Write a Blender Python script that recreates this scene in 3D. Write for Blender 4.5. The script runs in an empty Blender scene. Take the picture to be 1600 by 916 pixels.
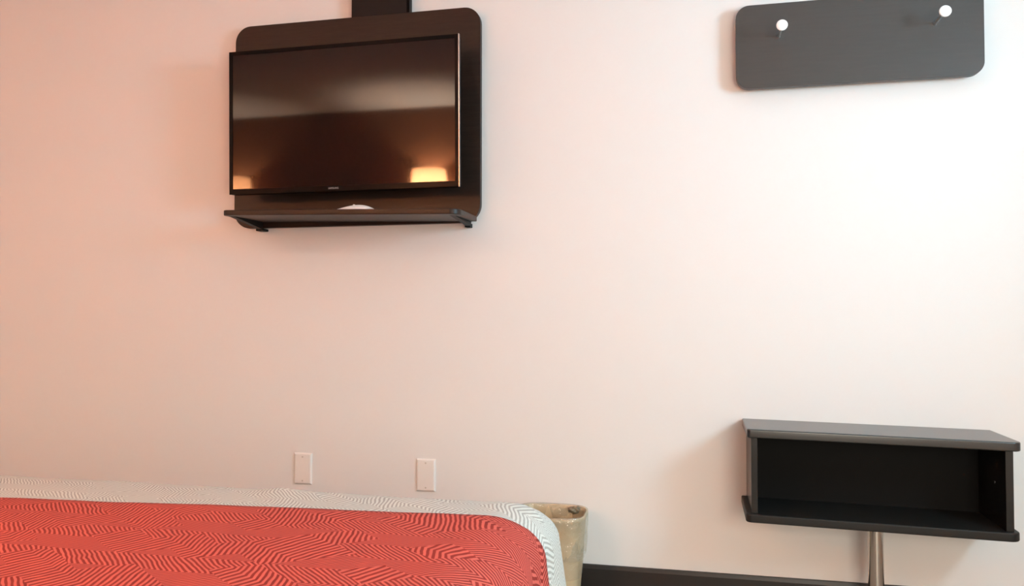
import bpy, bmesh, math, random
from mathutils import Vector, Matrix, noise

random.seed(4)
S = bpy.context.scene
COL = S.collection
PI = math.pi

# ------------------------------------------------------------------ camera
cd = bpy.data.cameras.new('camera')
cam = bpy.data.objects.new('camera', cd)
COL.objects.link(cam)
cd.sensor_fit = 'HORIZONTAL'
cd.sensor_width = 36.0
cd.lens = 36.0 * 1250.0 / 1600.0
cd.clip_start = 0.05
cam.location = (0.0, -2.72, 0.96)
cam.rotation_euler = (math.radians(90 + 1.466), 0.0, math.radians(12.88))
S.camera = cam

# ------------------------------------------------------------------ colour management
S.view_settings.view_transform = 'Standard'
S.view_settings.look = 'None'
S.view_settings.gamma = 1.0
S.view_settings.use_curve_mapping = False
S.view_settings.exposure = 0.12

# ------------------------------------------------------------------ world and large lights
w = bpy.data.worlds.new('world')
S.world = w
w.use_nodes = True
bg = w.node_tree.nodes['Background']
bg.inputs[0].default_value = (0.8, 0.9, 1.0, 1)
bg.inputs[1].default_value = 0.5

# room extents (metres); the photographed wall is the plane y = 0
XL, XR, YB, ZC = -3.85, 1.62, -3.35, 2.40
# wide window in the right-hand wall
WY0, WY1, WZ0, WZ1 = -1.95, -1.10, 1.28, 1.95

KEY_W = 56
KEY_COL = (0.50, 0.82, 1.0)
ld = bpy.data.lights.new('daylight_and_fill', 'AREA')
ld.shape = 'RECTANGLE'
ld.size = WY1 - WY0 - 0.06
ld.size_y = WZ1 - WZ0 - 0.06
ld.energy = KEY_W
ld.color = KEY_COL
lo = bpy.data.objects.new('daylight_and_fill', ld)
COL.objects.link(lo)
lo.location = (XR + 0.13, (WY0 + WY1) / 2, (WZ0 + WZ1) / 2)
lo.rotation_euler = (PI / 2, 0, PI / 2)          # shines towards -x

# warm fill light added behind the camera, set in a made-up window
VX0, VX1, VZ0, VZ1 = 0.37, 1.43, 0.47, 1.53
BACK_W = 34
BACK_COL = (1.0, 0.90, 0.74)
ld2 = bpy.data.lights.new('daylight_and_fill', 'AREA')  # added fill, not light from a known window
ld2.shape = 'RECTANGLE'
ld2.size = ld2.size_y = 1.0
ld2.energy = BACK_W
ld2.color = BACK_COL
lo2 = bpy.data.objects.new('daylight_and_fill', ld2)
COL.objects.link(lo2)
lo2.location = ((VX0 + VX1) / 2, YB - 0.03, (VZ0 + VZ1) / 2)
lo2.rotation_euler = (PI / 2, 0, 0)               # shines towards +y

# made-up ceiling fill light to brighten the room, switched off
CEIL_W = 0
CEIL_COL = (1.0, 0.88, 0.72)
CEIL_AT = (-0.9, -2.3)

LAMPS = [(-1.90, 1.80), (-3.50, 1.80)]
LAMP_W = [200.0, 65.0]
LAMP_COL = (1.0, 0.76, 0.56)


# ------------------------------------------------------------------ materials
def mat(name, color, rough=0.5, metal=0.0, spec=0.5, **kw):
    m = bpy.data.materials.new(name)
    m.use_nodes = True
    b = m.node_tree.nodes['Principled BSDF']
    b.inputs['Base Color'].default_value = (*color, 1)
    b.inputs['Roughness'].default_value = rough
    b.inputs['Metallic'].default_value = metal
    b.inputs['Specular IOR Level'].default_value = spec
    for k, v in kw.items():
        b.inputs[k.replace('_', ' ')].default_value = v
    return m


def N(m, t, **kw):
    n = m.node_tree.nodes.new(t)
    for k, v in kw.items():
        setattr(n, k, v)
    return n


def L(m, a, b):
    m.node_tree.links.new(a, b)


def bump_noise(m, scale, strength, dist=0.002, detail=3, stretch=(1, 1, 1)):
    tc = N(m, 'ShaderNodeTexCoord')
    mp = N(m, 'ShaderNodeMapping')
    mp.inputs['Scale'].default_value = stretch
    nz = N(m, 'ShaderNodeTexNoise')
    nz.inputs['Scale'].default_value = scale
    nz.inputs['Detail'].default_value = detail
    bp = N(m, 'ShaderNodeBump')
    bp.inputs['Strength'].default_value = strength
    bp.inputs['Distance'].default_value = dist
    L(m, tc.outputs['Object'], mp.inputs['Vector'])
    L(m, mp.outputs['Vector'], nz.inputs['Vector'])
    L(m, nz.outputs['Fac'], bp.inputs['Height'])
    L(m, bp.outputs['Normal'], m.node_tree.nodes['Principled BSDF'].inputs['Normal'])
    return nz


def tint_noise(m, c1, c2, nz, lo=0.3, hi=0.7):
    r = N(m, 'ShaderNodeValToRGB')
    r.color_ramp.elements[0].position = lo
    r.color_ramp.elements[0].color = (*c1, 1)
    r.color_ramp.elements[1].position = hi
    r.color_ramp.elements[1].color = (*c2, 1)
    L(m, nz.outputs['Fac'], r.inputs['Fac'])
    L(m, r.outputs['Color'], m.node_tree.nodes['Principled BSDF'].inputs['Base Color'])


M = {}
M['wall'] = mat('wall_paint', (0.82, 0.81, 0.80), 0.75, spec=0.25)
nz = bump_noise(M['wall'], 90, 0.12, 0.001)
M['ceiling'] = mat('ceiling_paint', (0.82, 0.82, 0.82), 0.9, spec=0.1)
bump_noise(M['ceiling'], 60, 0.3, 0.002)
M['accent'] = mat('accent_wall_paint', (0.19, 0.078, 0.038), 0.7, spec=0.2)
bump_noise(M['accent'], 90, 0.12, 0.001)
M['floor'] = mat('oak_vinyl_floor', (0.10, 0.06, 0.04), 0.5)
tint_noise(M['floor'], (0.26, 0.19, 0.14), (0.38, 0.29, 0.22), bump_noise(M['floor'], 6, 0.2, 0.001, 5, (1, 12, 1)))
M['laminate'] = mat('espresso_laminate', (0.030, 0.021, 0.017), 0.42, spec=0.32)
tint_noise(M['laminate'], (0.014, 0.008, 0.006), (0.022, 0.013, 0.0095),
           bump_noise(M['laminate'], 9, 0.06, 0.0006, 6, (1.5, 10, 16)))
M['rack'] = mat('charcoal_laminate', (0.050, 0.046, 0.043), 0.42, spec=0.55)
tint_noise(M['rack'], (0.045, 0.041, 0.039), (0.050, 0.046, 0.043),
           bump_noise(M['rack'], 9, 0.04, 0.0006, 6, (1.5, 10, 16)))
M['desk'] = mat('black_laminate', (0.008, 0.008, 0.008), 0.27, spec=0.5)
tint_noise(M['desk'], (0.005, 0.005, 0.005), (0.012, 0.011, 0.010),
           bump_noise(M['desk'], 8, 0.06, 0.0004, 4, (1.5, 14, 14)))
M['desk_inner'] = mat('matte_black_laminate', (0.005, 0.005, 0.005), 0.6, spec=0.12)
M['desk_top'] = mat('satin_black_top', (0.012, 0.012, 0.012), 0.24, spec=0.9)
M['desk_low'] = mat('black_laminate_edge', (0.012, 0.011, 0.010), 0.5, spec=0.3)
M['black'] = mat('black_plastic', (0.010, 0.009, 0.009), 0.5, spec=0.2)
M['bezel'] = mat('gloss_black_plastic', (0.006, 0.005, 0.005), 0.25, spec=0.04)
M['screen'] = mat('screen_glass', (0.006, 0.005, 0.005), 0.045, spec=0.30)
M['screen'].node_tree.nodes['Principled BSDF'].inputs['IOR'].default_value = 1.5
M['silver'] = mat('silver_trim', (0.62, 0.62, 0.63), 0.25, 1.0)
M['logo'] = mat('logo_grey', (0.40, 0.38, 0.38), 0.4)
M['chrome'] = mat('chrome', (0.62, 0.58, 0.54), 0.10, 1.0)
M['satin'] = mat('satin_steel', (0.80, 0.80, 0.80), 0.38, 1.0)
M['knob'] = mat('white_enamel', (0.93, 0.92, 0.90), 0.25)
M['plate'] = mat('cover_plate_plastic', (0.88, 0.84, 0.80), 0.35)
M['screw'] = mat('screw_paint', (0.62, 0.57, 0.52), 0.4)
M['remote'] = mat('white_plastic', (0.86, 0.85, 0.83), 0.35)
M['remote_dark'] = mat('grey_plastic', (0.22, 0.22, 0.22), 0.4)
M['base'] = mat('black_vinyl_baseboard', (0.017, 0.013, 0.012), 0.4)
M['bin'] = mat('beige_bin_plastic', (0.56, 0.45, 0.28), 0.4)
M['mattress'] = mat('mattress_ticking', (0.75, 0.73, 0.70), 0.8)
M['bed_base'] = mat('bed_plinth_laminate', (0.04, 0.028, 0.022), 0.5)
M['frame'] = mat('window_frame_white', (0.8, 0.8, 0.8), 0.4)
M['shade'] = mat('lamp_shade_fabric', (0.75, 0.55, 0.38), 0.8)
M['brass'] = mat('sconce_metal', (0.35, 0.30, 0.25), 0.35, 1.0)

# lamp shade lets part of the bulb's light through
m = M['shade']
tr = N(m, 'ShaderNodeBsdfTranslucent')
tr.inputs[0].default_value = (0.9, 0.50, 0.28, 1)
mx = N(m, 'ShaderNodeMixShader')
mx.inputs[0].default_value = 0.32
L(m, m.node_tree.nodes['Principled BSDF'].outputs[0], mx.inputs[1])
L(m, tr.outputs[0], mx.inputs[2])
L(m, mx.outputs[0], m.node_tree.nodes['Material Output'].inputs['Surface'])


def clear_mat(name, tint, gloss, rough, base=None, basefac=0.0, bump=None):
    m = bpy.data.materials.new(name)
    m.use_nodes = True
    nt = m.node_tree
    nt.nodes.remove(nt.nodes['Principled BSDF'])
    t = N(m, 'ShaderNodeBsdfTransparent')
    t.inputs[0].default_value = (*tint, 1)
    g = N(m, 'ShaderNodeBsdfGlossy')
    g.inputs['Roughness'].default_value = rough
    mix = N(m, 'ShaderNodeMixShader')
    mix.inputs[0].default_value = gloss
    L(m, t.outputs[0], mix.inputs[1])
    L(m, g.outputs[0], mix.inputs[2])
    out = mix
    if base:
        d = N(m, 'ShaderNodeBsdfDiffuse')
        d.inputs[0].default_value = (*base, 1)
        m2 = N(m, 'ShaderNodeMixShader')
        m2.inputs[0].default_value = basefac
        L(m, mix.outputs[0], m2.inputs[1])
        L(m, d.outputs[0], m2.inputs[2])
        out = m2
    if bump:
        tc = N(m, 'ShaderNodeTexCoord')
        nz = N(m, 'ShaderNodeTexNoise')
        nz.inputs['Scale'].default_value = bump
        bp = N(m, 'ShaderNodeBump')
        bp.inputs['Strength'].default_value = 1.0
        bp.inputs['Distance'].default_value = 0.01
        L(m, tc.outputs['Object'], nz.inputs['Vector'])
        L(m, nz.outputs['Fac'], bp.inputs['Height'])
        L(m, bp.outputs[0], g.inputs['Normal'])
    L(m, out.outputs[0], nt.nodes['Material Output'].inputs['Surface'])
    return m


M['glass'] = clear_mat('window_glass', (0.97, 0.98, 0.98), 0.05, 0.02)
M['liner'] = clear_mat('clear_bin_liner', (0.96, 0.95, 0.91), 0.12, 0.12, (0.85, 0.80, 0.70), 0.14, 38)


def maze_cloth(name, light, dark, period, cell, rough, duty, sheen=0.2, contrast_noise=0.5):
    """Woven labyrinth / herringbone pattern: stripes run round nested diamonds,
    each block of the weave picks its own direction; laid out on the cloth's own UVs (metres)."""
    m = mat(name, light, rough, spec=0.2)
    b = m.node_tree.nodes['Principled BSDF']
    uv = N(m, 'ShaderNodeUVMap')
    uv.uv_map = 'cloth'
    nz = N(m, 'ShaderNodeTexNoise')
    nz.inputs['Scale'].default_value = 14
    nz.inputs['Detail'].default_value = 2
    L(m, uv.outputs[0], nz.inputs['Vector'])
    sub = N(m, 'ShaderNodeVectorMath', operation='SUBTRACT')
    sub.inputs[1].default_value = (0.5, 0.5, 0.5)
    L(m, nz.outputs['Color'], sub.inputs[0])
    sc = N(m, 'ShaderNodeVectorMath', operation='SCALE')
    sc.inputs['Scale'].default_value = 0.014
    L(m, sub.outputs[0], sc.inputs[0])
    add = N(m, 'ShaderNodeVectorMath', operation='ADD')
    L(m, uv.outputs[0], add.inputs[0])
    L(m, sc.outputs[0], add.inputs[1])
    sep = N(m, 'ShaderNodeSeparateXYZ')
    L(m, add.outputs[0], sep.inputs[0])

    def math_(op, a, bb=None, c=None):
        n = N(m, 'ShaderNodeMath', operation=op)
        for i, v in enumerate((a, bb, c)):
            if v is None:
                continue
            if isinstance(v, (int, float)):
                n.inputs[i].default_value = v
            else:
                L(m, v, n.inputs[i])
        return n.outputs[0]

    u, v = sep.outputs[0], sep.outputs[1]
    # zigzag: v shifted by a triangle wave of u (chevrons pointing across the bed)
    tri = math_('PINGPONG', v, cell)
    zig = math_('ADD', u, math_('MULTIPLY', tri, 1.05))
    # second direction
    tri2 = math_('PINGPONG', math_('ADD', v, math_('MULTIPLY', u, 0.6)), cell * 1.6)
    zig2 = math_('SUBTRACT', u, math_('MULTIPLY', tri2, 0.35))
    # blocks choose one of the two
    a = math_('ADD', math_('DIVIDE', u, cell * 1.9), math_('DIVIDE', v, cell * 1.3))
    c = math_('SUBTRACT', math_('DIVIDE', u, cell * 1.9), math_('DIVIDE', v, cell * 1.3))
    cmb = N(m, 'ShaderNodeCombineXYZ')
    L(m, math_('FLOOR', a), cmb.inputs[0])
    L(m, math_('FLOOR', c), cmb.inputs[1])
    wn = N(m, 'ShaderNodeTexWhiteNoise', noise_dimensions='2D')
    L(m, cmb.outputs[0], wn.inputs['Vector'])
    pick = math_('GREATER_THAN', wn.outputs['Value'], 0.52)
    s1 = math_('MULTIPLY', zig, 1.0 / period)
    s2 = math_('MULTIPLY', zig2, 0.9 / period)
    mixn = N(m, 'ShaderNodeMix', data_type='FLOAT')
    L(m, pick, mixn.inputs[0])
    L(m, s1, mixn.inputs[2])
    L(m, s2, mixn.inputs[3])
    wave = math_('SINE', math_('MULTIPLY', mixn.outputs[0], 2 * PI))
    mr = N(m, 'ShaderNodeMapRange', interpolation_type='SMOOTHSTEP')
    mr.inputs['From Min'].default_value = duty - 0.45
    mr.inputs['From Max'].default_value = duty + 0.25
    L(m, wave, mr.inputs['Value'])
    mc = N(m, 'ShaderNodeMix', data_type='RGBA')
    L(m, mr.outputs[0], mc.inputs[0])
    mc.inputs[6].default_value = (*light, 1)
    mc.inputs[7].default_value = (*dark, 1)
    L(m, mc.outputs[2], b.inputs['Base Color'])
    bp = N(m, 'ShaderNodeBump')
    bp.invert = True
    bp.inputs['Strength'].default_value = 0.25
    bp.inputs['Distance'].default_value = 0.0015
    L(m, mr.outputs[0], bp.inputs['Height'])
    L(m, bp.outputs[0], b.inputs['Normal'])
    return m


M['coral'] = maze_cloth('coral_woven_cloth', (0.68, 0.128, 0.096), (0.30, 0.030, 0.022), 0.0110, 0.070, 0.8, 0.10)
M['silverweave'] = maze_cloth('silver_woven_cloth', (0.70, 0.69, 0.64), (0.42, 0.40, 0.36), 0.0095, 0.05, 0.6, 0.25)


# ------------------------------------------------------------------ mesh helpers
def finish(name, bm, material, parent=None, bevel=0.0, segs=3, smooth=False):
    me = bpy.data.meshes.new(name)
    bmesh.ops.recalc_face_normals(bm, faces=bm.faces)
    bm.to_mesh(me)
    bm.free()
    o = bpy.data.objects.new(name, me)
    COL.objects.link(o)
    mats = material if isinstance(material, (list, tuple)) else [material]
    for q in mats:
        me.materials.append(q)
    if smooth:
        for p in me.polygons:
            p.use_smooth = True
    if bevel:
        md = o.modifiers.new('bevel', 'BEVEL')
        md.width = bevel
        md.segments = segs
        md.limit_method = 'ANGLE'
        md.angle_limit = math.radians(40)
        wn = o.modifiers.new('wn', 'WEIGHTED_NORMAL')
        for p in me.polygons:
            p.use_smooth = True
    if parent:
        o.parent = parent
    return o


def box(bm, x0, x1, y0, y1, z0, z1):
    v = [bm.verts.new(p) for p in ((x0, y0, z0), (x1, y0, z0), (x1, y1, z0), (x0, y1, z0),
                                   (x0, y0, z1), (x1, y0, z1), (x1, y1, z1), (x0, y1, z1))]
    for f in ((0, 3, 2, 1), (4, 5, 6, 7), (0, 1, 5, 4), (1, 2, 6, 5), (2, 3, 7, 6), (3, 0, 4, 7)):
        bm.faces.new([v[i] for i in f])


def prism(bm, pts, fn0, fn1):
    a = [bm.verts.new(fn0(p)) for p in pts]
    b = [bm.verts.new(fn1(p)) for p in pts]
    n = len(pts)
    bm.faces.new(a)
    bm.faces.new(list(reversed(b)))
    for i in range(n):
        j = (i + 1) % n
        bm.faces.new((a[j], a[i], b[i], b[j]))


def rrect(x0, x1, z0, z1, radii, n=10):
    """rounded rectangle, radii = (bl, br, tr, tl)"""
    out = []
    for (cx, cz, r, a0) in ((x0, z0, radii[0], PI), (x1, z0, radii[1], 1.5 * PI),
                            (x1, z1, radii[2], 0), (x0, z1, radii[3], 0.5 * PI)):
        ox = cx + (r if cx == x0 else -r)
        oz = cz + (r if cz == z0 else -r)
        if r <= 0:
            out.append((cx, cz))
            continue
        for i in range(n + 1):
            a = a0 + (PI / 2) * i / n
            out.append((ox + r * math.cos(a), oz + r * math.sin(a)))
    return out


def board_xz(x0, x1, z0, z1, y0, y1, radii):
    bm = bmesh.new()
    prism(bm, rrect(x0, x1, z0, z1, radii), lambda p: (p[0], y0, p[1]), lambda p: (p[0], y1, p[1]))
    return bm


def slab_xy(x0, x1, y0, y1, z0, z1, radii):
    bm = bmesh.new()
    prism(bm, rrect(x0, x1, y0, y1, radii), lambda p: (p[0], p[1], z0), lambda p: (p[0], p[1], z1))
    return bm


def boxes(*bs):
    bm = bmesh.new()
    for b in bs:
        box(bm, *b)
    return bm


def lathe(bm, prof, axis='Z', c=(0, 0, 0), n=32):
    rings = []
    for r, h in prof:
        ring = []
        for i in range(n):
            a = 2 * PI * i / n
            if axis == 'Z':
                p = (c[0] + r * math.cos(a), c[1] + r * math.sin(a), c[2] + h)
            else:
                p = (c[0] + r * math.cos(a), c[1] + h, c[2] + r * math.sin(a))
            ring.append(bm.verts.new(p))
        rings.append(ring)
    for k in range(len(rings) - 1):
        for i in range(n):
            j = (i + 1) % n
            bm.faces.new((rings[k][i], rings[k][j], rings[k + 1][j], rings[k + 1][i]))
    bm.faces.new(rings[0])
    bm.faces.new(list(reversed(rings[-1])))


def empty(name, loc, label, cat, group=None):
    o = bpy.data.objects.new(name, None)
    o.empty_display_size = 0.05
    COL.objects.link(o)
    o.location = loc
    o['label'] = label
    o['category'] = cat
    if group:
        o['group'] = group
    return o


def local(o, root):
    """part built in world coordinates -> keep place under its root"""
    T = root.matrix_world if root.parent is None else root.matrix_world
    o.data.transform(Matrix.Translation(-Vector(root.location)))
    return o


def part(name, bm, material, root, origin=None, **kw):
    off = -Vector(origin if origin is not None else root.location)
    bmesh.ops.translate(bm, vec=off, verts=bm.verts)
    return finish(name, bm, material, root, **kw)


def struct(name, bm, material, **kw):
    o = finish(name, bm, material, **kw)
    o['kind'] = 'structure'
    return o


# ------------------------------------------------------------------ the room
T = 0.12
struct('wall_front', boxes((XL - T, XR + T, 0.0, T, 0.0, ZC)), M['wall'])
struct('wall_back', boxes((XL - T, VX0, YB - T, YB, 0.0, ZC), (VX1, XR + T, YB - T, YB, 0.0, ZC),
                          (VX0, VX1, YB - T, YB, 0.0, VZ0), (VX0, VX1, YB - T, YB, VZ1, ZC)), M['accent'])
struct('wall_left', boxes((XL - T, XL, YB, 0.0, 0.0, ZC)), M['wall'])
struct('wall_right', boxes((XR, XR + T, YB, WY0, 0.0, ZC), (XR, XR + T, WY1, 0.0, 0.0, ZC),
                           (XR, XR + T, WY0, WY1, 0.0, WZ0), (XR, XR + T, WY0, WY1, WZ1, ZC)), M['wall'])
struct('floor', boxes((XL - T, XR + T, YB - T, T, -0.1, 0.0)), M['floor'])
struct('ceiling', boxes((XL - T, XR + T, YB - T, T, ZC, ZC + 0.1)), M['ceiling'])

fw = 0.045
wn = struct('window_1', boxes((XR + 0.03, XR + 0.09, WY0, WY0 + fw, WZ0, WZ1), (XR + 0.03, XR + 0.09, WY1 - fw, WY1, WZ0, WZ1),
                              (XR + 0.03, XR + 0.09, WY0 + fw, WY1 - fw, WZ0, WZ0 + fw),
                              (XR + 0.03, XR + 0.09, WY0 + fw, WY1 - fw, WZ1 - fw, WZ1)), M['frame'])
finish('pane', boxes((XR + 0.055, XR + 0.061, WY0 + fw, WY1 - fw, WZ0 + fw, WZ1 - fw)), M['glass'], wn)

wn = struct('fill_window', boxes((VX0, VX0 + fw, YB - 0.10, YB - 0.05, VZ0, VZ1), (VX1 - fw, VX1, YB - 0.10, YB - 0.05, VZ0, VZ1),
                              (VX0 + fw, VX1 - fw, YB - 0.10, YB - 0.05, VZ0, VZ0 + fw),
                              (VX0 + fw, VX1 - fw, YB - 0.10, YB - 0.05, VZ1 - fw, VZ1)), M['frame'])
finish('pane', boxes((VX0 + fw, VX1 - fw, YB - 0.081, YB - 0.075, VZ0 + fw, VZ1 - fw)), M['glass'], wn)  # frame and pane are made up to hold the fill light

# vinyl baseboard with a thin sloped lip
bm = bmesh.new()
prof = [(0.0, 0.0), (-0.016, 0.0), (-0.013, 0.012), (-0.010, 0.100), (-0.006, 0.1115), (0.0, 0.1130)]
prism(bm, prof, lambda p: (XL, p[0], p[1]), lambda p: (XR, p[0], p[1]))
struct('baseboard_front', bm, M['base'])

# ------------------------------------------------------------------ television panel: board, shelf, cable cover
root = empty('wall_panel', (-1.20, 0.0, 1.275),
             'dark brown rounded wall panel with narrow shelf, behind the television', 'wall panel')
BX0, BX1, BZ0, BZ1 = -1.680, -0.726, 1.277, 2.037
part('board', board_xz(BX0, BX1, BZ0, BZ1, -0.040, -0.018, (0.065, 0.065, 0.060, 0.060)), M['laminate'], root,
     bevel=0.0015, segs=2)
part('mounting_rail', boxes((-1.60, -1.565, -0.018, 0.0, 1.30, 2.00)), M['black'], root)
part('mounting_rail', boxes((-0.84, -0.805, -0.018, 0.0, 1.30, 2.00)), M['black'], root)
bm = slab_xy(-1.590, -0.738, -0.262, -0.040, 0, 0.0185, (0.020, 0.035, 0.0, 0.0))
for v in bm.verts:                                  # the shelf hangs a few millimetres low at its right end
    v.co.z += 1.2985 - (v.co.x + 1.59) * 0.022
part('shelf', bm, M['laminate'], root, bevel=0.003)
for x0, z0, z1 in ((-1.579, 1.298, 1.268), (-0.779, 1.281, 1.262)):
    bm = bmesh.new()
    prism(bm, [(-0.235, z0), (-0.030, z0), (-0.002, z1 + 0.022), (-0.002, z1), (-0.05, z1 + 0.002)][0:2] +
          [(-0.0405, z1 + 0.004)],
          lambda p: (x0, p[0], p[1]), lambda p: (x0 + 0.018, p[0], p[1]))
    part('shelf_bracket', bm, M['black'], root)
# little end brackets that grip the wall below the board
part('mounting_foot', boxes((-1.590, -1.560, -0.040, 0.0, 1.2665, 1.2755)), M['black'], root, bevel=0.002)
part('mounting_foot', boxes((-0.785, -0.765, -0.030, 0.0, 1.2620, 1.2765)), M['black'], root, bevel=0.002)

cc = empty('cable_cover', (-1.10, 0.0, 2.035), 'black rectangular cable channel rising from the panel top', 'cable cover')
part('channel', boxes((-1.214, -0.993, -0.036, 0.0, 2.037, ZC)), M['black'], cc, bevel=0.003)
part('edge_strip', boxes((-1.000, -0.9895, -0.039, -0.0362, 2.037, ZC)), M['bezel'], cc)

# ------------------------------------------------------------------ television
TX0, TX1, TZ0, TZ1 = -1.626, -0.768, 1.386, 1.898
tv = empty('television', (-1.197, -0.04, 1.642), 'black flat screen television mounted on the dark wall panel', 'television')
tvz = (TZ0 + TZ1) / 2


def tvpart(name, bm, material, parent=None, **kw):
    bmesh.ops.translate(bm, vec=(1.197, 0.16, -tvz), verts=bm.verts)
    bmesh.ops.rotate(bm, verts=bm.verts, cent=(0, 0, 0), matrix=Matrix.Rotation(math.radians(TILT), 3, 'X'))
    bmesh.ops.translate(bm, vec=(0, -0.12, 0), verts=bm.verts)
    return finish(name, bm, material, parent or tv, **kw)


TILT = 1.1
F = -0.160
cas = board_xz(TX0, TX1, TZ0, TZ1, F + 0.001, F + 0.030, (0.006,) * 4)
casing = tvpart('casing', cas, M['bezel'], bevel=0.002)
bm = board_xz(TX0 + 0.06, TX1 - 0.06, TZ0 + 0.05, TZ1 - 0.07, F + 0.030, F + 0.062, (0.03,) * 4)
tvpart('rear_housing', bm, M['black'], bevel=0.006)
b = 0.013
bm = boxes((TX0, TX0 + b, F - 0.003, F + 0.001, TZ0, TZ1), (TX1 - b, TX1, F - 0.003, F + 0.001, TZ0, TZ1),
           (TX0 + b, TX1 - b, F - 0.003, F + 0.001, TZ1 - b, TZ1),
           (TX0 + b, TX1 - b, F - 0.003, F + 0.001, TZ0, TZ0 + 0.019))
bezel = tvpart('bezel', bm, M['bezel'])
tvpart('screen', boxes((TX0 + b, TX1 - b, F - 0.0012, F + 0.0008, TZ0 + 0.019, TZ1 - b)), M['screen'])
for bx in ((TX1 - 0.0005, TX1 + 0.0018, F - 0.004, F + 0.008, TZ0 - 0.001, TZ1 + 0.001),):
    st = tvpart('edge_trim', boxes(bx), M['silver'])
    st['label'] = 'thin silver edge trim'
# maker's lettering on the lower bezel
fc = bpy.data.curves.new('logo_text', 'FONT')
fc.body = 'SAMSUNG'
fc.size = 0.0085
fc.align_x = 'CENTER'
fc.align_y = 'CENTER'
fc.extrude = 0.0002
tmp = bpy.data.objects.new('logo_tmp', fc)
COL.objects.link(tmp)
bpy.context.view_layer.update()
lm = bpy.data.meshes.new_from_object(tmp)
bm = bmesh.new()
bm.from_mesh(lm)
bpy.data.objects.remove(tmp)
bmesh.ops.rotate(bm, verts=bm.verts, cent=(0, 0, 0), matrix=Matrix.Rotation(PI / 2, 3, 'X'))
bmesh.ops.translate(bm, vec=(-1.222, F - 0.0033, TZ0 + 0.0095), verts=bm.verts)
lg = tvpart('logo', bm, M['logo'])
lg['label'] = 'small grey maker lettering'
part('wall_mount', boxes((-1.30, -1.10, -0.100, -0.040, 1.53, 1.75), (-1.36, -1.04, -0.050, -0.040, 1.50, 1.78)),
     M['black'], tv, origin=tv.location, bevel=0.002)

# ------------------------------------------------------------------ white remote control on the shelf
rc = empty('remote_control', (-1.136, -0.19, 1.3085), 'small white curved remote control lying on the narrow shelf', 'remote control')
bm = bmesh.new()
nx, ny = 28, 8
gr = []
for i in range(nx + 1):
    t = i / nx
    x = -0.083 + 0.166 * t
    hh = 0.0195 * (math.sin(PI * min(1, max(0, t)) ** 1.45) ** 0.8) + 0.002
    row = []
    for j in range(ny + 1):
        a = PI * j / ny
        row.append(bm.verts.new((x, -0.022 * math.cos(a), hh * max(0.12, math.sin(a)) if 0 < j < ny else 0.0)))
    gr.append(row)
for i in range(nx):
    for j in range(ny):
        bm.faces.new((gr[i][j], gr[i + 1][j], gr[i + 1][j + 1], gr[i][j + 1]))
    bm.faces.new((gr[i][ny], gr[i + 1][ny], gr[i + 1][0], gr[i][0]))
bm.faces.new(gr[0])
bm.faces.new(list(reversed(gr[-1])))
finish('shell', bm, M['remote'], rc, smooth=True)
bm = bmesh.new()
lathe(bm, [(0.004, 0.015), (0.004, 0.0225), (0.003, 0.023)], c=(0.005, -0.0, 0), n=16)
finish('button', bm, M['remote'], rc)

# ------------------------------------------------------------------ coat rack
cr = empty('coat_rack', (0.50, 0.0, 1.69), 'charcoal rounded wall board with two protruding white-capped pegs', 'coat rack')
part('board', board_xz(0.134, 0.862, 1.685, 1.956, -0.052, -0.030, (0.042, 0.042, 0.042, 0.042)), M['rack'], cr,
     bevel=0.0012, segs=2)
part('mounting_rail', boxes((0.17, 0.83, -0.030, 0.0, 1.80, 1.84)), M['black'], cr)
for x, z in ((0.2660, 1.8490), (0.7245, 1.8535)):
    bm = bmesh.new()
    lathe(bm, [(0.0055, 0.0), (0.0055, -0.002), (0.0045, -0.003), (0.0045, -0.100)], axis='Y', c=(0, 0, 0), n=20)
    hk = finish('peg', bm, M['satin'], cr, smooth=False, bevel=0.0005, segs=1)
    hk.location = Vector((x, -0.052, z - 0.002)) - Vector(cr.location)
    hk['label'] = 'chrome peg with white cap'
    bm = bmesh.new()
    lathe(bm, [(0.008, -0.098), (0.0155, -0.101), (0.0168, -0.103), (0.0170, -0.107), (0.0158, -0.1088), (0.006, -0.1092)],
          axis='Y', n=32)
    finish('cap', bm, M['knob'], hk, smooth=True)

# ------------------------------------------------------------------ two blank cover plates
for k, (x, z, lab) in enumerate(((-1.4105, 0.389, 'cream blank outlet cover plate, left of the two under the television'),
                                 (-0.9343, 0.386, 'cream blank outlet cover plate, right of the two, nearer the wastebasket'))):
    cp = empty('cover_plate', (x, 0.0, z), lab, 'outlet cover', 'blank outlet covers low on the wall')
    bm = bmesh.new()
    W_, H_ = 0.035, 0.057
    prof = [(0.0, 0.0), (0.0, 0.0035), (0.0045, 0.0075), (0.0075, 0.0078)]
    rings = []
    for ins, d in prof:
        rings.append([bm.verts.new((sx * (W_ - ins), -d, sz * (H_ - ins))) for sx, sz in ((-1, -1), (1, -1), (1, 1), (-1, 1))])
    for a, c in zip(rings, rings[1:]):
        for i in range(4):
            bm.faces.new((a[i], a[(i + 1) % 4], c[(i + 1) % 4], c[i]))
    bm.faces.new(rings[-1])
    bm.faces.new(list(reversed(rings[0])))
    finish('plate', bm, M['plate'], cp)
    for sz in (-1, 1):
        bm = bmesh.new()
        lathe(bm, [(0.0033, -0.0070), (0.0033, -0.0086), (0.0025, -0.0091)], axis='Y', c=(0, 0, sz * 0.0435), n=14)
        finish('screw', bm, M['screw'], cp)

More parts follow.
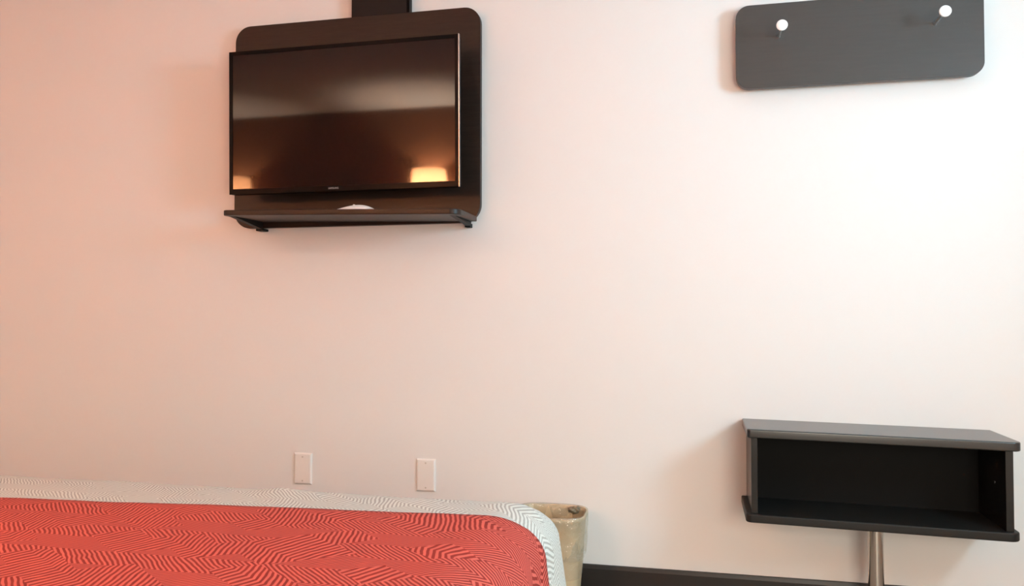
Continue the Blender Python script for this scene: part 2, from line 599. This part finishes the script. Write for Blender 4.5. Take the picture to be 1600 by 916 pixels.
# ------------------------------------------------------------------ open box desk on a chrome post
dk = empty('wall_desk', (0.51, -0.13, 0.0), 'black open-fronted box side table on a chrome post against the wall', 'side table')
DX0, DX1, DY = 0.1475, 0.8785, -0.252
part('top', slab_xy(DX0, DX1, DY, -0.001, 0.5925, 0.6185, (0.010, 0.024, 0, 0)), M['desk_top'], dk, bevel=0.004)
part('bottom_shelf', slab_xy(DX0 - 0.004, DX1 - 0.004, DY, -0.001, 0.3440, 0.3690, (0.016, 0.030, 0, 0)), M['desk_low'], dk, bevel=0.004)
part('side_panel', boxes((0.160, 0.178, DY + 0.014, -0.001, 0.3690, 0.5925)), M['desk'], dk, bevel=0.001)
sp = part('side_panel', boxes((0.838, 0.858, DY + 0.014, -0.001, 0.3690, 0.5925)), M['desk'], dk, bevel=0.001)
part('back_panel', boxes((0.178, 0.838, -0.016, -0.001, 0.3690, 0.5925)), M['desk_inner'], dk)
bm = bmesh.new()
lathe(bm, [(0.0045, 0.0), (0.0045, 0.0010), (0.0030, 0.0014)], axis='Z', n=16)
bmesh.ops.rotate(bm, verts=bm.verts, cent=(0, 0, 0), matrix=Matrix.Rotation(-PI / 2, 3, 'Y'))
bmesh.ops.translate(bm, vec=(0.838 - 0.51, -0.150 + 0.13, 0.488), verts=bm.verts)
finish('screw_cap', bm, M['silver'], sp)
bm = bmesh.new()
lathe(bm, [(0.075, 0.0), (0.075, 0.004), (0.028, 0.010), (0.0235, 0.014), (0.0225, 0.020), (0.0225, 0.338), (0.030, 0.3405), (0.030, 0.3438)],
      c=(0.522 - 0.51, 0, 0), n=40)
post = finish('post', bm, M['chrome'], dk, bevel=0.0008, segs=1)
post['label'] = 'polished chrome post'

for o in list(dk.children):                        # the box sags slightly towards its right end
    if o is not post:
        for v in o.data.vertices:
            v.co.z -= (v.co.x + 0.36) * 0.020
for v in post.data.vertices:
    if v.co.z > 0.3:
        v.co.z -= 0.0078
sp.children[0].location.z -= 0.0138

# ------------------------------------------------------------------ wastebasket with a clear liner
wb = empty('wastebasket', (-0.462, -0.135, 0.0), 'beige plastic wastebasket with clear liner between bed and wall', 'wastebasket')


def srect(a, hx, hy, e=3.6):
    c, s = math.cos(a), math.sin(a)
    r = (abs(c) ** e + abs(s) ** e) ** (-1 / e)
    return hx * r * c, hy * r * s


def shell(bm, prof, n=72, wob=0.0, seed=0.0):
    rings = []
    for k, (f, z, amp) in enumerate(prof):
        ring = []
        for i in range(n):
            a = 2 * PI * i / n
            x, y = srect(a, 0.117 * f, 0.100 * f)
            if amp:
                nv = noise.noise(Vector((x * 26 + seed, y * 26, z * 16)))
                n2 = noise.noise(Vector((x * 70 + seed, y * 70, z * 30 + 4)))
                q = 1 + (nv * 1.0 + n2 * 0.6) * amp / 0.11
                x *= q
                y *= q
                z2 = z + n2 * amp * 0.6
            else:
                z2 = z
            ring.append(bm.verts.new((x, y, z2)))
        rings.append(ring)
    for k in range(len(rings) - 1):
        for i in range(n):
            j = (i + 1) % n
            bm.faces.new((rings[k][i], rings[k][j], rings[k + 1][j], rings[k + 1][i]))
    return rings


bm = bmesh.new()
out = [(0.76 + 0.20 * (z / 0.30), z, 0) for z in (0.0, 0.05, 0.10, 0.15, 0.20, 0.25, 0.296)]
out += [(0.995, 0.302, 0), (1.0, 0.312, 0), (0.985, 0.316, 0), (0.955, 0.314, 0), (0.94, 0.30, 0)]
out += [(0.74 + 0.20 * (z / 0.30), z, 0) for z in (0.25, 0.15, 0.05, 0.006)]
rg = shell(bm, out)
bm.faces.new(rg[0])
bm.faces.new(rg[-1])
finish('bin_body', bm, M['bin'], wb, smooth=True)
bm = bmesh.new()
lp = [(0.865, 0.12, 0.0015), (0.89, 0.18, 0.002), (0.915, 0.25, 0.002), (0.935, 0.30, 0.0015), (0.955, 0.3175, 0.0005),
      (0.985, 0.3195, 0.0), (1.008, 0.3165, 0.001), (1.014, 0.305, 0.002)]
for q in range(1, 14):
    t = q / 13
    lp.append((1.014 - 0.075 * t, 0.305 - 0.125 * t, 0.002 + 0.006 * t))
shell(bm, lp, n=120, seed=3.0)
ln = finish('liner', bm, M['liner'], wb, smooth=True)
ln['label'] = 'clear crinkled plastic liner folded over the rim'
bm = bmesh.new()                                   # bunched, knotted liner corner
bmesh.ops.create_icosphere(bm, subdivisions=4, radius=0.020)
for v in bm.verts:
    k = 1 + 0.55 * noise.noise(v.co * 90) + 0.25 * noise.noise(v.co * 220)
    v.co = Vector((v.co.x * 1.0 * k, v.co.y * 0.8 * k, v.co.z * 0.55 * k))
bmesh.ops.translate(bm, vec=(0.075, 0.030, 0.318), verts=bm.verts)
kn = finish('liner_knot', bm, mat('crumpled_liner', (0.20, 0.16, 0.10), 0.4), ln, smooth=True)
kn['label'] = 'bunched darker knot of liner plastic'

# ------------------------------------------------------------------ bed
BXR = -0.415          # where the right-hand shoulder starts
BXL = -2.20
BYF = -1.03          # where the foot-end shoulder starts
BYH = -3.02
TOPZ = 0.550
bed = empty('bed', (-1.30, -2.0, 0.0), 'bed with coral woven bedspread bordered in silver-white zigzag cloth', 'bed')


def shoulder(s, a, b, flare):
    """run s over the edge of the mattress -> (outward, drop)"""
    if s <= 0:
        return 0.0, 0.0
    arc = 0.5 * PI * math.sqrt((a * a + b * b) / 2)
    if s < arc:
        th = 0.5 * PI * s / arc
        return a * math.sin(th), b * (1 - math.cos(th))
    e = s - arc
    return a + flare * e, b + e * (1 - flare * 0.5)


def cloth(u, v, lift=0.0):
    """u: metres across the cloth, v: metres along it (towards the foot)."""
    su, sl, sv = u - BXR, BXL - u, v - BYF
    hu, du = shoulder(su, 0.12, 0.09, 0.14)
    hl, dl = shoulder(sl, 0.12, 0.09, 0.14)
    hv, dv = shoulder(sv, 0.07, 0.07, 0.08)
    x = min(max(u, BXL), BXR) + hu * (1 + lift * 6) - hl * (1 + lift * 6)
    y = min(v, BYF) + hv * (1 + lift * 6)
    d = (du ** 4 + dl ** 4 + dv ** 4) ** 0.25
    z = TOPZ - d
    k = max(0.0, 1 - d / 0.3)
    z += k * (0.0025 * noise.noise(Vector((u * 2.3, v * 2.3, 0.3))) + 0.0015 * noise.noise(Vector((u * 9, v * 7, 1.3))))
    # a small pucker of the border, near the foot edge
    z += 0.009 * math.exp(-((u + 0.925) / 0.045) ** 2 - ((v + 1.045) / 0.03) ** 2)
    z += 0.005 * math.exp(-((u + 0.84) / 0.03) ** 2 - ((v + 1.06) / 0.02) ** 2)
    # hanging folds
    g = min(1.0, d / 0.35)
    x += 0.012 * g * math.sin(v * 17) if su > 0 else 0
    y += 0.012 * g * math.sin(u * 15) if sv > 0 else 0
    if d <= 0.02:
        z += lift
    else:
        z += lift * max(0.0, 1 - d / 0.115)
        if su > 0.05:
            x += lift
    return (x, y, z)


def cloth_mesh(us, vs_of, lift):
    bm = bmesh.new()
    uvl = bm.loops.layers.uv.new('cloth')
    rows = []
    for u in us:
        rows.append([(bm.verts.new(cloth(u, v, lift)), (u + 10, v + 10)) for v in vs_of(u)])
    for i in range(len(rows) - 1):
        for j in range(len(rows[i]) - 1):
            q = (rows[i][j], rows[i + 1][j], rows[i + 1][j + 1], rows[i][j + 1])
            f = bm.faces.new([t[0] for t in q])
            for lp_, t in zip(f.loops, q):
                lp_[uvl].uv = t[1]
    return bm


def lin(a, b, n):
    return [a + (b - a) * i / n for i in range(n + 1)]


HANG = 0.50
us = lin(BXL - HANG, BXR + HANG, 190)
bs = cloth_mesh(us, lambda u: lin(BYH, BYF + HANG - 0.08, 130), 0.0)
spread = part('bedspread', bs, M['silverweave'], bed, smooth=True)
spread['label'] = 'silver-white zigzag border cloth'
us2 = lin(BXL - HANG + 0.12, BXR + HANG - 0.12, 170)


def edge_v(u):
    # straight hem, a little skewed on the bed, with a rounded corner
    if u < -0.5:
        e = -1.155 + (u + 0.5) * 0.09
    else:
        e = -1.155 + 0.012 * min(1.0, (u + 0.5) / 0.2)
    return e


cp_ = cloth_mesh(us2, lambda u: lin(BYH + 0.002, edge_v(u), 110), 0.004)
cpn = part('centre_panel', cp_, M['coral'], bed, smooth=True)
sd = cpn.modifiers.new('solid', 'SOLIDIFY')
sd.thickness = 0.004
sd.offset = -1
cpn.parent = spread
cpn['label'] = 'coral red woven centre panel'
part('mattress', slab_xy(BXL - 0.07, BXR + 0.07, BYH - 0.05, BYF + 0.035, 0.29, 0.525, (0.06,) * 4), M['mattress'], bed, bevel=0.05, segs=5)
part('bed_base', slab_xy(BXL - 0.05, BXR + 0.05, BYH - 0.05, BYF + 0.0, 0.0, 0.29, (0.03,) * 4), M['bed_base'], bed, bevel=0.005)
part('headboard', board_xz(BXL - 0.1, BXR + 0.1, 0.0, 1.05, YB + 0.001, YB + 0.04, (0, 0, 0.06, 0.06)), M['laminate'], bed, bevel=0.002)

# ------------------------------------------------------------------ two wall sconces on the back wall (seen in the screen)
for k, (x, z) in enumerate(LAMPS):
    lab = ('lit wall sconce mirrored at the right of the television screen', 'lit wall sconce mirrored at the left of the television screen')[k]
    sc = empty('wall_sconce', (x, YB, z), lab, 'wall lamp', 'lit sconces on the accent wall')
    finish('wall_plate', board_xz(-0.06, 0.06, -0.09, 0.03, 0.0, 0.02, (0.01,) * 4), M['brass'], sc, bevel=0.003)
    finish('arm', boxes((-0.01, 0.01, 0.02, 0.155, -0.05, -0.03)), M['brass'], sc, bevel=0.002)
    bm = bmesh.new()
    n = 40
    rr = []
    for r, h in ((0.150, -0.15), (0.120, 0.10)):
        rr.append([bm.verts.new((r * math.cos(2 * PI * i / n), 0.16 + r * math.sin(2 * PI * i / n), h)) for i in range(n)])
    for i in range(n):
        j = (i + 1) % n
        bm.faces.new((rr[0][i], rr[0][j], rr[1][j], rr[1][i]))
    finish('shade', bm, M['shade'], sc, smooth=True)
    pl = bpy.data.lights.new('bulb', 'POINT')
    pl.energy = LAMP_W[k]
    pl.color = LAMP_COL
    pl.shadow_soft_size = 0.03
    po = bpy.data.objects.new('bulb', pl)
    COL.objects.link(po)
    po.parent = sc
    po.location = (0, 0.16, -0.005)

# ------------------------------------------------------------------ added ceiling fill light, built only when powered
if CEIL_W:
    cl = empty('ceiling_fill_light', (CEIL_AT[0], CEIL_AT[1], ZC), 'round flush ceiling fill light added to brighten the room', 'ceiling light')
    bm = bmesh.new()
    lathe(bm, [(0.16, 0.0), (0.16, -0.02), (0.14, -0.022)], n=40)
    finish('rim', bm, M['brass'], cl)
    pl = bpy.data.lights.new('bulb', 'AREA')
    pl.shape = 'DISK'
    pl.size = 0.26
    pl.energy = CEIL_W
    pl.color = CEIL_COL
    po = bpy.data.objects.new('bulb', pl)
    COL.objects.link(po)
    po.parent = cl
    po.location = (0, 0, -0.03)
